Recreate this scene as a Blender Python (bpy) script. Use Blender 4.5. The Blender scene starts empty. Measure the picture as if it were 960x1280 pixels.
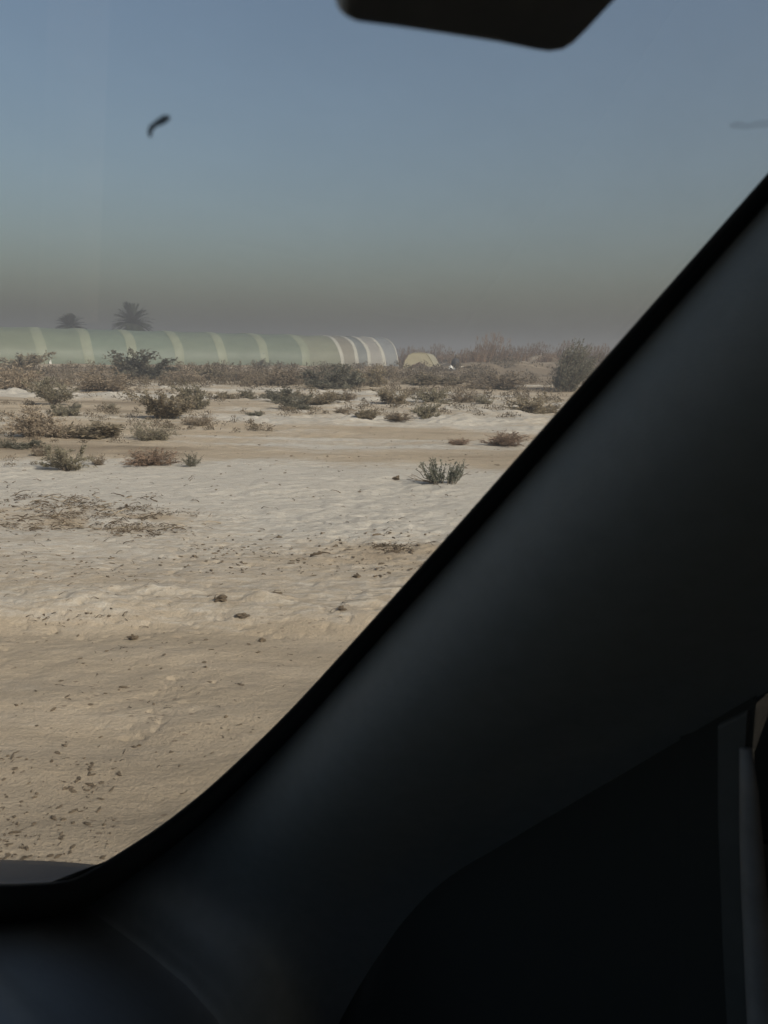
import bpy, math, random
import numpy as np
from mathutils import Vector, Matrix

R = math.radians
sc = bpy.context.scene
COL = sc.collection
rng = np.random.default_rng(7)

# ------------------------------------------------------------------ camera model
FPX, W, H = 1000.0, 960.0, 1280.0
EYE = np.array([0.0, 0.0, 1.40])
PITCH, ROLL = R(11.15), R(0.9)
X0 = np.array([1.0, 0, 0]); FW = np.array([0, math.cos(PITCH), -math.sin(PITCH)]); U0 = np.array([0, math.sin(PITCH), math.cos(PITCH)])
RC = math.cos(ROLL) * X0 + math.sin(ROLL) * U0
UC = math.cos(ROLL) * U0 - math.sin(ROLL) * X0

def ray(px, py):
    return FW + RC * ((px - W / 2) / FPX) + UC * ((H / 2 - py) / FPX)

# ------------------------------------------------------------------ noise
def _hash(ix, iy, seed):
    h = (ix.astype(np.int64) * 374761393 + iy.astype(np.int64) * 668265263 + seed * 974634777) & 0xFFFFFFFF
    h = ((h ^ (h >> 13)) * 1274126177) & 0xFFFFFFFF
    h = (h ^ (h >> 16)) & 0xFFFFFF
    return h / float(0xFFFFFF)

def vnoise(x, y, seed=0):
    x = np.asarray(x, float); y = np.asarray(y, float)
    ix, iy = np.floor(x), np.floor(y)
    fx, fy = x - ix, y - iy
    fx = fx * fx * fx * (fx * (fx * 6 - 15) + 10); fy = fy * fy * fy * (fy * (fy * 6 - 15) + 10)
    a, b = _hash(ix, iy, seed), _hash(ix + 1, iy, seed)
    c, d = _hash(ix, iy + 1, seed), _hash(ix + 1, iy + 1, seed)
    return (a + (b - a) * fx) * (1 - fy) + (c + (d - c) * fx) * fy - 0.5

def fbm(x, y, octv=4, seed=0, gain=0.5):
    s, a = 0.0, 1.0
    for k in range(octv):
        s = s + a * vnoise(x * 2 ** k + 17.3 * k, y * 2 ** k - 9.1 * k, seed + k); a *= gain
    return s

def sstep(a, b, x):
    t = np.clip((x - a) / (b - a), 0, 1); return t * t * (3 - 2 * t)

# ------------------------------------------------------------------ terrain
def row_to_dist(y):           # distance on flat ground that the photograph's row y shows
    return 1.40 / np.tan(PITCH + np.arctan((np.asarray(y, float) - 640) / FPX))

D_EDGE = float(row_to_dist(757))

def terrain_low(x, y):
    x = np.asarray(x, float); y = np.asarray(y, float)
    z = 0.0 * x
    # roadside: loose sand dipping to a shallow scraped strip, field starts at a low lip
    lip = D_EDGE + 0.5 * fbm(x * 0.7, y * 0.2, 3, 5) + 0.02 * x
    z = z - 0.07 * (1 - sstep(-0.10, 0.22, y - lip)) * sstep(-60, -3, -abs(x) - 3 + 60 * 0 + 0 * y + 0)
    # salt flat is nearly level, with low long swells
    z = z + 0.10 * fbm(x * 0.13, y * 0.22, 3, 11) * sstep(6, 16, y)
    z = z + 0.28 * fbm(x * 0.07 + 3, y * 0.13, 3, 12) * sstep(18, 40, y)
    # scrub berm before the tunnel
    az = x / np.maximum(y, 1)
    d = np.hypot(x, y)
    berm = np.exp(-((d - 52) / 6.0) ** 2) * (0.20 + 0.22 * fbm(x * 0.12, y * 0.05, 3, 21))
    z = z + berm * (1 - sstep(0.02, 0.10, az)) * (y > 0)
    # spoil bank on the right
    bank = sstep(50, 78, d + 5 * fbm(x * 0.1, y * 0.1, 3, 31)) * sstep(0.035, 0.115, az) * (y > 0)
    z = z + bank * (1.2 + 1.2 * fbm(x * 0.2, y * 0.08, 4, 33)) * (1 - sstep(110, 170, d))
    return z

_TA = np.radians(np.arange(-40, 40.01, .25)); _TR = np.geomspace(1.0, 420, 700)
_TT = terrain_low(_TR[:, None] * np.sin(_TA)[None, :], _TR[:, None] * np.cos(_TA)[None, :])
_TS = np.geomspace(.8, 400, 900)

def terrain_at(x, y):         # the same terrain read from a table
    fa = np.clip((np.degrees(np.arctan2(x, y)) + 40) / .25, 0, len(_TA) - 1.001)
    fr = np.clip(np.log(np.maximum(np.hypot(x, y), 1.0)) / math.log(420) * 699, 0, 698.999)
    ia, ir = fa.astype(int), fr.astype(int); u, v = fa - ia, fr - ir
    return (_TT[ir, ia] * (1 - u) + _TT[ir, ia + 1] * u) * (1 - v) + (_TT[ir + 1, ia] * (1 - u) + _TT[ir + 1, ia + 1] * u) * v

def base_hit(px, py):
    d = ray(px, py)
    if d[2] > -0.004: d = d.copy(); d[2] = -0.004
    P = EYE[None, :] + _TS[:, None] * d[None, :]
    h = P[:, 2] - terrain_at(P[:, 0], P[:, 1])
    i = int(np.argmax(h <= 0)) or len(h) - 1
    q = h[i - 1] / (h[i - 1] - h[i]) if h[i] <= 0 else 1.0
    t = _TS[i - 1] + (_TS[i] - _TS[i - 1]) * q
    p = EYE + d * t
    return np.array([p[0], p[1], float(terrain_at(p[:1], p[1:2])[0])]), t

HEAPS = ((base_hit(70, 643)[0], .85, .42), (base_hit(165, 655)[0], .55, .40), (base_hit(490, 690)[0], .45, .25))

def salt_of(x, y):
    """how much of the soil is salt crust: long bands parallel to the road, broken up by noise"""
    d = np.maximum(y, .5)
    warp = np.exp(0.20 * fbm(x * .22, d * .12, 3, 41) + .10 * fbm(x * .9, d * .5, 3, 42)) * (1 + .012 * x / np.maximum(d / 8, .4))
    dd = d * warp
    rows = np.array([1300, 800, 768, 757, 748, 738, 728, 700, 690, 672, 655, 640, 600, 588, 580, 572, 560, 553, 547, 543, 535, 525, 517, 508, 500, 494, 488, 482, 476, 470, 464, 458])
    val = np.array([.05, .08, .10, .34, .52, .50, .40, .42, .55, .66, .85, 1.0, 1.05, .95, .70, .22, .2, .35, .62, .55, .48, .50, .30, .50, .68, .70, .55, .25, .18, .3, .2, .2])
    ds = row_to_dist(rows)
    s = np.interp(np.log(dd), np.log(ds), val)
    s = s + .36 * fbm(x * .5, d * .9, 4, 43) * sstep(4, 7, d) + 1.1 * fbm(x * .10, d * .75, 4, 44) * sstep(9.5, 14, d) + .45 * fbm(x * .7, d * 2.4, 3, 47) * sstep(9, 12, d) - .10 * sstep(11, 15, d)
    az = x / d
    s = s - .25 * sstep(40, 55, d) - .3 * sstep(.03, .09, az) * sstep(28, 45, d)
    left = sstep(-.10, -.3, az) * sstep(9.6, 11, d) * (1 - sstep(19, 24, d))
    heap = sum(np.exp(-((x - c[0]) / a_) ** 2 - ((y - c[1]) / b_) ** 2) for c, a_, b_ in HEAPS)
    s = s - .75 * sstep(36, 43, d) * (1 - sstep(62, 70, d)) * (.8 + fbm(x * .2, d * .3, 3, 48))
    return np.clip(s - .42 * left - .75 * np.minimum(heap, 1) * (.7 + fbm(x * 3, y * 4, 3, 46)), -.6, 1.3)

def relief(x, y, s):
    RR = np.hypot(x, y); z = 0.0 * RR
    near = np.exp(-RR / 22)
    amp = np.clip(RR / 1.2, 0, 1)
    # real relief: crumbly crust on the flat, wind-smoothed sand by the road, trodden clods at the lip
    crumb = fbm(x * 6, y * 9, 4, 51, .6)
    mask = sstep(D_EDGE - .1, D_EDGE + .3, y)
    z = z + amp * (.008 + .012 * mask) * crumb * (.4 + near * .6) * (.6 + .8 * sstep(-.1, .3, fbm(x * .6, y * .9, 2, 57)))
    z = z + amp * .05 * fbm(x * 1.1, y * 1.9, 3, 52) * (1 - .4 * mask)
    rough = sstep(.02, .22, fbm(x * .8, y * 1.2, 3, 53))
    pits = np.clip(-fbm(x * 17, y * 26, 3, 54) - .2, 0, 1)
    z = z - amp * .045 * pits * rough * near
    edge = np.exp(-((y - D_EDGE - .12) / .16) ** 2)
    z = z + .05 * edge * np.clip(fbm(x * 3, y * 9, 4, 55, .65), -.1, 1)
    lumps = sstep(12, 18, y) * (1 - sstep(40, 60, RR)) * np.maximum(s, 0)
    z = z + .15 * lumps * np.clip(fbm(x * 1.6, y * 2.2, 4, 56, .6), -.1, 1)
    return z

def surface_z(x, y):
    x = np.atleast_1d(np.asarray(x, float)); y = np.atleast_1d(np.asarray(y, float))
    return terrain_low(x, y) + relief(x, y, salt_of(x, y))

def ground_hit(px, py):
    p, t = base_hit(px, py)
    return np.array([p[0], p[1], float(surface_z(p[0], p[1])[0])]), t

# ------------------------------------------------------------------ object helpers
def tag(o, label=None, cat=None, group=None, kind=None):
    if label: o['label'] = label
    if cat: o['category'] = cat
    if group: o['group'] = group
    if kind: o['kind'] = kind
    return o

def empty(name, loc, label, cat, group=None, rz=0.0, sc_=None):
    o = bpy.data.objects.new(name, None); COL.objects.link(o)
    o.location = Vector([float(v) for v in loc]); o.rotation_euler = (0, 0, rz); o.empty_display_size = 0.2
    if sc_ is not None: o.scale = sc_
    return tag(o, label, cat, group)

def mesh_data(name, verts, faces, mat, smooth=True):
    me = bpy.data.meshes.new(name)
    me.from_pydata([tuple(map(float, v)) for v in verts], [], [tuple(map(int, f)) for f in faces])
    me.materials.append(mat)
    if smooth: me.polygons.foreach_set('use_smooth', [True] * len(me.polygons))
    me.update()
    return me

def link(name, me, parent=None):
    o = bpy.data.objects.new(name, me); COL.objects.link(o)
    if parent is not None: o.parent = parent
    return o

def part(name, verts, faces, mat, parent, smooth=True):
    """verts in world space; the parent empty has no rotation."""
    off = np.array(parent.location) if parent is not None else np.zeros(3)
    v = np.asarray(verts, float) - off
    return link(name, mesh_data(name, v, faces, mat, smooth), parent)

def grid_faces(n, m, closed=False):
    f = []
    for i in range(n - 1):
        for j in range(m - 1 if not closed else m):
            j2 = (j + 1) % m
            f.append((i * m + j, i * m + j2, (i + 1) * m + j2, (i + 1) * m + j))
    return f

def tube(pts, radii, sides=6, cap=True):
    pts = [np.asarray(p, float) for p in pts]; V, F = [], []
    n = len(pts)
    for i, p in enumerate(pts):
        t = pts[min(i + 1, n - 1)] - pts[max(i - 1, 0)]
        t = t / (np.linalg.norm(t) + 1e-9)
        a = np.cross(t, [0, 0, 1.0]);
        if np.linalg.norm(a) < 1e-3: a = np.cross(t, [1.0, 0, 0])
        a /= np.linalg.norm(a); b = np.cross(t, a)
        r = radii[i] if hasattr(radii, '__len__') else radii
        for k in range(sides):
            an = 2 * math.pi * k / sides
            V.append(p + r * (a * math.cos(an) + b * math.sin(an)))
    F = grid_faces(n, sides, True)
    if cap:
        F.append(tuple(range(sides))[::-1]); F.append(tuple((n - 1) * sides + k for k in range(sides)))
    return V, F

class MB:
    def __init__(s): s.v, s.f = [], []
    def add(s, v, f):
        o = len(s.v); s.v.extend(v); s.f.extend([tuple(i + o for i in q) for q in f]); return s
    def data(s, name, mat, smooth=True): return mesh_data(name, s.v, s.f, mat, smooth)

def slab(poly, normal, thick, bevel=0.0):
    """closed prism of a polygon; a slightly smaller ring rounds each rim."""
    P = np.array(poly, float); n = np.asarray(normal, float); n /= np.linalg.norm(n)
    c = P.mean(0); L = len(P)
    def shrink(q): return P + (c - P) / np.linalg.norm(c - P, axis=1)[:, None] * q
    rings = [shrink(bevel), shrink(bevel * .3) + n * bevel * .3, P + n * bevel, P + n * (thick - bevel), shrink(bevel * .3) + n * (thick - bevel * .3), shrink(bevel) + n * thick] if bevel else [P, P + n * thick]
    V = np.vstack(rings); F = grid_faces(len(rings), L, True)
    F.append(tuple(range(L))[::-1]); F.append(tuple((len(rings) - 1) * L + k for k in range(L)))
    return V, F

# ------------------------------------------------------------------ materials
def mat(name, base=(.5, .5, .5), rough=0.9, var=0.0, scale=6.0, spec=0.3, bump=0.0, bscale=None, base2=None, metallic=0.0, coat=0.0, coords='Object', stretch=None, inst_var=0.0):
    m = bpy.data.materials.new(name); m.use_nodes = True
    nt = m.node_tree; b = nt.nodes['Principled BSDF']
    b.inputs['Roughness'].default_value = rough; b.inputs['Specular IOR Level'].default_value = spec
    b.inputs['Metallic'].default_value = metallic; b.inputs['Coat Weight'].default_value = coat
    b.inputs['Base Color'].default_value = (*base, 1)
    tc = nt.nodes.new('ShaderNodeTexCoord'); src = tc.outputs[coords]
    if stretch:
        mp = nt.nodes.new('ShaderNodeMapping'); mp.inputs['Scale'].default_value = stretch
        nt.links.new(src, mp.inputs['Vector']); src = mp.outputs[0]
    last = None
    if var or base2:
        nz = nt.nodes.new('ShaderNodeTexNoise'); nz.inputs['Scale'].default_value = scale; nz.inputs['Detail'].default_value = 5; nz.inputs['Roughness'].default_value = .62
        nt.links.new(src, nz.inputs['Vector'])
        cr = nt.nodes.new('ShaderNodeValToRGB')
        c2 = base2 or tuple(c * (1 + var) for c in base); c1 = base if base2 else tuple(c * (1 - var) for c in base)
        cr.color_ramp.elements[0].position = .32; cr.color_ramp.elements[0].color = (*c1, 1)
        cr.color_ramp.elements[1].position = .68; cr.color_ramp.elements[1].color = (*c2, 1)
        nt.links.new(nz.outputs['Fac'], cr.inputs['Fac']); last = cr.outputs[0]
        nt.links.new(last, b.inputs['Base Color'])
    if inst_var:
        oi = nt.nodes.new('ShaderNodeObjectInfo'); hs = nt.nodes.new('ShaderNodeHueSaturation')
        mr = nt.nodes.new('ShaderNodeMapRange'); mr.inputs['To Min'].default_value = 1 - inst_var; mr.inputs['To Max'].default_value = 1 + inst_var
        nt.links.new(oi.outputs['Random'], mr.inputs['Value']); nt.links.new(mr.outputs[0], hs.inputs['Value'])
        if last is not None: nt.links.new(last, hs.inputs['Color'])
        else: hs.inputs['Color'].default_value = (*base, 1)
        nt.links.new(hs.outputs[0], b.inputs['Base Color'])
    if bump:
        nb = nt.nodes.new('ShaderNodeTexNoise'); nb.inputs['Scale'].default_value = bscale or scale * 3; nb.inputs['Detail'].default_value = 4
        nt.links.new(src, nb.inputs['Vector'])
        bp = nt.nodes.new('ShaderNodeBump'); bp.inputs['Strength'].default_value = bump; bp.inputs['Distance'].default_value = .02
        nt.links.new(nb.outputs['Fac'], bp.inputs['Height']); nt.links.new(bp.outputs[0], b.inputs['Normal'])
    return m

def leaf_mat(name, c1, c2, scale=9.0, trans=.5, inst_var=.18):
    m = mat(name, c1, .75, base2=c2, scale=scale, spec=.15, inst_var=inst_var)
    nt = m.node_tree; b = nt.nodes['Principled BSDF']; out = nt.nodes['Material Output']
    tr = nt.nodes.new('ShaderNodeBsdfTranslucent'); mx = nt.nodes.new('ShaderNodeMixShader'); mx.inputs[0].default_value = trans
    l = b.inputs['Base Color'].links[0].from_socket
    nt.links.new(l, tr.inputs['Color']); nt.links.new(b.outputs[0], mx.inputs[1]); nt.links.new(tr.outputs[0], mx.inputs[2]); nt.links.new(mx.outputs[0], out.inputs['Surface'])
    return m

def sheet_mat(name, c, trans=.45):
    m = mat(name, tuple(v * .93 for v in c), .45, base2=tuple(min(1, v * 1.07) for v in c), scale=.7, spec=.35, bump=.5, bscale=1.6, stretch=(1, 1, 1.8))
    nt = m.node_tree; b = nt.nodes['Principled BSDF']; out = nt.nodes['Material Output']
    tr = nt.nodes.new('ShaderNodeBsdfTranslucent'); mx = nt.nodes.new('ShaderNodeMixShader'); mx.inputs[0].default_value = trans
    nt.links.new(b.inputs['Base Color'].links[0].from_socket, tr.inputs['Color'])
    nt.links.new(b.outputs[0], mx.inputs[1]); nt.links.new(tr.outputs[0], mx.inputs[2]); nt.links.new(mx.outputs[0], out.inputs['Surface'])
    return m

M = {}
M['sage'] = leaf_mat('sage_leaf', (0.25, 0.225, 0.158), (0.35, 0.315, 0.235))
M['olive'] = leaf_mat('olive_leaf', (0.26, 0.218, 0.15), (0.355, 0.3, 0.215))
M['dark'] = leaf_mat('dark_leaf', (0.155, 0.15, 0.115), (0.245, 0.232, 0.18))
M['dry'] = leaf_mat('dry_twig_leaf', (0.22, 0.175, 0.125), (0.31, 0.25, 0.185), trans=.15)
M['red'] = leaf_mat('reddish_dry_leaf', (0.215, 0.148, 0.105), (0.31, 0.22, 0.16), trans=.15)
M['fresh'] = leaf_mat('grey_green_leaf', (0.14, 0.15, 0.115), (0.235, 0.24, 0.185))
M['brush'] = leaf_mat('dead_brush', (.10, .075, .05), (.19, .145, .10), trans=.2)
M['stem'] = mat('dry_stem', (.15, .12, .09), .95, var=.3, scale=8)
M['greystem'] = mat('grey_stem', (.15, .13, .10), .95, var=.25, scale=8)
M['reed'] = leaf_mat('reed_blade', (.225, .148, .098), (.33, .23, .155), scale=2.5, trans=.3)
M['plume'] = leaf_mat('reed_plume', (.23, .165, .12), (.34, .26, .20), scale=2, trans=.35)
M['palm'] = leaf_mat('palm_frond', (.03, .04, .026), (.06, .072, .046), scale=2, trans=.2)
M['trunk'] = mat('palm_trunk', (.14, .10, .07), .95, var=.35, scale=6, bump=.6)
M['clod'] = mat('dirt_clod', (.15, .115, .08), .95, var=.3, scale=40, bump=.5, inst_var=.2)
M['twig'] = mat('twig_litter', (.10, .075, .052), .95, var=.45, scale=3)
M['paletwig'] = mat('pale_straw', (.36, .30, .22), .95, var=.3, scale=3)

# ---- ground
def ground_mat():
    m = bpy.data.materials.new('salt_crusted_soil'); m.use_nodes = True
    nt = m.node_tree; N = nt.nodes.new; L = nt.links.new
    b = nt.nodes['Principled BSDF']; b.inputs['Roughness'].default_value = .95; b.inputs['Specular IOR Level'].default_value = .12
    tc = N('ShaderNodeTexCoord'); at = N('ShaderNodeAttribute'); at.attribute_name = 'salt'
    def noise(scale, stretch=(1, 1, 1), detail=6, rough=.6):
        mp = N('ShaderNodeMapping'); mp.inputs['Scale'].default_value = stretch; L(tc.outputs['Object'], mp.inputs[0])
        n = N('ShaderNodeTexNoise'); n.inputs['Scale'].default_value = scale; n.inputs['Detail'].default_value = detail; n.inputs['Roughness'].default_value = rough
        L(mp.outputs[0], n.inputs['Vector']); return n.outputs['Fac']
    def math_(op, a, b_, c=None):
        n = N('ShaderNodeMath'); n.operation = op
        for i, v in enumerate((a, b_, c)):
            if v is None: continue
            if isinstance(v, (int, float)): n.inputs[i].default_value = v
            else: L(v, n.inputs[i])
        return n.outputs[0]
    def ramp(f, stops):
        r = N('ShaderNodeValToRGB'); e = r.color_ramp.elements
        while len(e) < len(stops): e.new(.5)
        for q, (p, c) in zip(e, stops): q.position = p; q.color = (*c, 1)
        L(f, r.inputs[0]); return r.outputs[0]
    def mix(f, a, b_, mode='MIX'):
        n = N('ShaderNodeMix'); n.data_type = 'RGBA'; n.blend_type = mode
        for s, v in ((n.inputs[0], f), (n.inputs[6], a), (n.inputs[7], b_)):
            if isinstance(v, (int, float)): s.default_value = v
            elif isinstance(v, tuple): s.default_value = (*v, 1)
            else: L(v, s)
        return n.outputs[2]
    n1 = noise(2.2, (.35, 2.0, 1)); n2 = noise(11, (.5, 2.0, 1), 8, .7); n3 = noise(.35, (.4, 2.0, 1), 4)
    sand = ramp(n1, [(.25, (.34, .282, .205)), (.5, (.40, .334, .248)), (.75, (.445, .376, .288))])
    sand = mix(math_('MULTIPLY', n3, .55), sand, (.325, .258, .188))
    saltc = ramp(n2, [(.25, (.36, .325, .275)), (.5, (.455, .42, .365)), (.75, (.525, .49, .435))])
    f = math_('ADD', at.outputs['Fac'], math_('MULTIPLY', math_('SUBTRACT', n2, .5), 1.3))
    f = math_('ADD', f, math_('MULTIPLY', math_('SUBTRACT', n1, .5), .5))
    mr = N('ShaderNodeMapRange'); mr.interpolation_type = 'SMOOTHSTEP'; mr.inputs['From Min'].default_value = .12; mr.inputs['From Max'].default_value = .92
    L(f, mr.inputs[0])
    col = mix(mr.outputs[0], sand, saltc)
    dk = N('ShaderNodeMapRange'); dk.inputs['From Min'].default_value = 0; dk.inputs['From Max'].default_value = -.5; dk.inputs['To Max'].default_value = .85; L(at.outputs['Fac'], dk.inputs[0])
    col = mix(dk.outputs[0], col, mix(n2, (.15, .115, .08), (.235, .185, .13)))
    fine = noise(70, (1, 1, 1), 4, .7)
    col = mix(.5, col, ramp(fine, [(.3, (.36, .36, .36)), (.7, (.64, .64, .64))]), 'OVERLAY')
    # small dark brown specks, gathered in patches
    vor = N('ShaderNodeTexVoronoi'); vor.inputs['Scale'].default_value = 26
    mp = N('ShaderNodeMapping'); mp.inputs['Scale'].default_value = (.55, 1, 1); L(tc.outputs['Object'], mp.inputs[0]); L(mp.outputs[0], vor.inputs['Vector'])
    patch = noise(1.7, (.6, 1, 1), 3)
    spk = math_('MULTIPLY', math_('LESS_THAN', vor.outputs['Distance'], .17), math_('GREATER_THAN', patch, .56))
    col = mix(math_('MULTIPLY', spk, .6), col, (.16, .115, .08))
    L(col, b.inputs['Base Color'])
    bp1 = N('ShaderNodeBump'); bp1.inputs['Strength'].default_value = .55; bp1.inputs['Distance'].default_value = .03
    L(math_('ADD', n2, math_('MULTIPLY', fine, .7)), bp1.inputs['Height']); L(bp1.outputs[0], b.inputs['Normal'])
    return m

def build_ground():
    fine = np.radians(np.arange(-34, 24, .14))
    coarse = np.radians(np.arange(24, 326, 4.0))
    th = np.concatenate([fine, coarse])
    r = np.concatenate([[.05, .5], np.geomspace(1.15, 110, 1450), np.geomspace(115, 1500, 26)])
    TT, RR = np.meshgrid(th, r)
    x, y = RR * np.sin(TT), RR * np.cos(TT)
    z = terrain_low(x, y)
    s = salt_of(x, y)
    z = z + relief(x, y, s)
    n, m = TT.shape
    V = np.stack([x, y, z], -1).reshape(-1, 3)
    idx = np.arange(n * m).reshape(n, m)
    a, b_ = idx[:-1, :], idx[1:, :]
    F = np.stack([a, np.roll(a, -1, 1), np.roll(b_, -1, 1), b_], -1).reshape(-1, 4)
    me = bpy.data.meshes.new('ground')
    me.vertices.add(len(V)); me.vertices.foreach_set('co', V.ravel())
    me.loops.add(F.size); me.loops.foreach_set('vertex_index', F.ravel().astype(np.int32))
    me.polygons.add(len(F)); me.polygons.foreach_set('loop_start', np.arange(0, F.size, 4, dtype=np.int32))
    me.update(calc_edges=True); me.validate()
    me.polygons.foreach_set('use_smooth', [True] * len(me.polygons))
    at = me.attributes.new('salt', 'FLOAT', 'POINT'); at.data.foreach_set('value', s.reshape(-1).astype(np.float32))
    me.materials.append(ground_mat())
    if me.polygons[1000].normal.z < 0: me.flip_normals()
    o = link('ground', me); tag(o, 'pale salt-crusted flat with tan sand beside the road', 'ground', kind='structure')
    return o

build_ground()

# ------------------------------------------------------------------ vegetation prototypes
def quads(P, D, S, w):
    """leaf quads at P, along D with lengths S and half widths w"""
    n = len(P)
    U = np.cross(D, rng.normal(size=(n, 3))); U /= np.linalg.norm(U, axis=1)[:, None] + 1e-9
    D = D / (np.linalg.norm(D, axis=1)[:, None] + 1e-9)
    A = P; B = P + D * (S * .5)[:, None] + U * w[:, None]; C = P + D * S[:, None]; E = P + D * (S * .5)[:, None] - U * w[:, None]
    V = np.stack([A, B, C, E], 1).reshape(-1, 3); F = np.arange(4 * n).reshape(n, 4)
    return V, F

def shrub_proto(kind, seed):
    g = np.random.default_rng(seed)
    spec = dict(
        dome=dict(n=20, spread=1.0, h=.8, kids=8, leaf=4200, ls=.070, lw=.017, sr=.011, droop=.10),
        tall=dict(n=15, spread=.68, h=1.0, kids=8, leaf=3800, ls=.070, lw=.017, sr=.012, droop=.02),
        twiggy=dict(n=34, spread=1.15, h=.62, kids=10, leaf=3600, ls=.075, lw=.009, sr=.008, droop=.08),
        sparse=dict(n=18, spread=.95, h=.7, kids=6, leaf=1800, ls=.07, lw=.013, sr=.009, droop=.0),
        mat=dict(n=22, spread=1.35, h=.40, kids=7, leaf=3600, ls=.07, lw=.016, sr=.009, droop=.1))[kind]
    stems = MB(); tips = []
    lop = g.uniform(0, 6.28)
    for i in range(spec['n']):
        a = g.uniform(0, 2 * math.pi); sp = spec['spread'] * math.sqrt(g.uniform(.02, 1)) * (1 + .3 * math.cos(a - lop))
        d = np.array([math.cos(a) * math.sin(sp), math.sin(a) * math.sin(sp), math.cos(sp)])
        Ln = spec['h'] * g.uniform(.55, 1.05) * (1 if sp < .9 else .85)
        p = np.array([math.cos(a), math.sin(a), 0]) * .06 * g.uniform(0, 1); p[2] = -.04
        pts = [p]
        for k in range(5):
            d = d + g.normal(size=3) * .16; d[2] -= spec['droop'] * k * .3; d /= np.linalg.norm(d)
            pts.append(pts[-1] + d * Ln / 5); pts[-1][2] = max(pts[-1][2], .01)
        stems.add(*tube(pts, [spec['sr'] * (1 - .16 * k) for k in range(6)], 3, False))
        for q in range(spec['kids']):
            k = g.integers(1, 5); s0 = pts[k] + (pts[k + 1] - pts[k]) * g.uniform(0, 1)
            dd = d + g.normal(size=3) * .75; dd[2] = abs(dd[2]) * .8; dd /= np.linalg.norm(dd)
            s1 = s0 + dd * Ln * g.uniform(.12, .28); s2 = s1 + (dd + g.normal(size=3) * .4) * Ln * g.uniform(.08, .18)
            s1[2] = max(s1[2], .01); s2[2] = max(s2[2], .01)
            stems.add(*tube([s0, s1, s2], [spec['sr'] * .55, spec['sr'] * .4, spec['sr'] * .25], 3, False))
            tips.append((s0, s1, s2))
        tips.append((pts[2], pts[3], pts[5]))
    T = np.array(tips); n = spec['leaf']
    wts = g.uniform(.15, 1, len(T)) ** 2; wts /= wts.sum()
    ii = g.choice(len(T), n, p=wts); u = g.uniform(0, 1, n)
    P = np.where((u < .5)[:, None], T[ii, 0] + (T[ii, 1] - T[ii, 0]) * (u * 2)[:, None], T[ii, 1] + (T[ii, 2] - T[ii, 1]) * (u * 2 - 1)[:, None])
    P = P + g.normal(size=(n, 3)) * .022; P[:, 2] = np.maximum(P[:, 2], .0)
    D = (T[ii, 2] - T[ii, 0]); D /= np.linalg.norm(D, axis=1)[:, None] + 1e-9
    D = D + g.normal(size=(n, 3)) * .7
    V, F = quads(P, D, spec['ls'] * g.uniform(.5, 1.3, n), spec['lw'] * g.uniform(.6, 1.4, n))
    return (stems.v, stems.f), (V, F), (float(np.quantile(np.abs(V[:, :2]), .95)), float(np.quantile(V[:, 2], .97)))

PROTO = {}
def proto(kind, leafmat, stemmat, var):
    key = (kind, leafmat, var)
    if key not in PROTO:
        (sv, sf), (lv, lf), ext = shrub_proto(kind, 100 + var * 13 + len(kind) * 7 + sum(map(ord, leafmat)))
        PROTO[key] = (mesh_data('stems', sv, sf, M[stemmat], False), mesh_data('leaves', lv, lf, M[leafmat], False), ext)
    return PROTO[key]

n_made = [0]
def shrub(px, py, wpx, hpx, kind, leaf, label, cat='shrub', group='shrubs scattered over the salt flat', stem='stem', name='desert_shrub', tilt=0.0):
    p, t = ground_hit(px, py)
    d = t * 1.0
    wm, hm = wpx * d / FPX * .93, hpx * d / FPX * .86
    n_made[0] += 1
    st, lv, (ex, ez) = proto(kind, leaf, stem, n_made[0] % 3)
    s_xy, s_z = wm / (2 * ex * .92), hm / ez
    o = empty(name, (p[0], p[1] + wm * .25, p[2] - .01), label, cat, group, rng.uniform(0, 6.28), (s_xy, s_xy, s_z))
    if tilt: o.rotation_euler = (0, tilt, 0)
    link('stems', st, o); link('leaves', lv, o)
    return o

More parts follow.
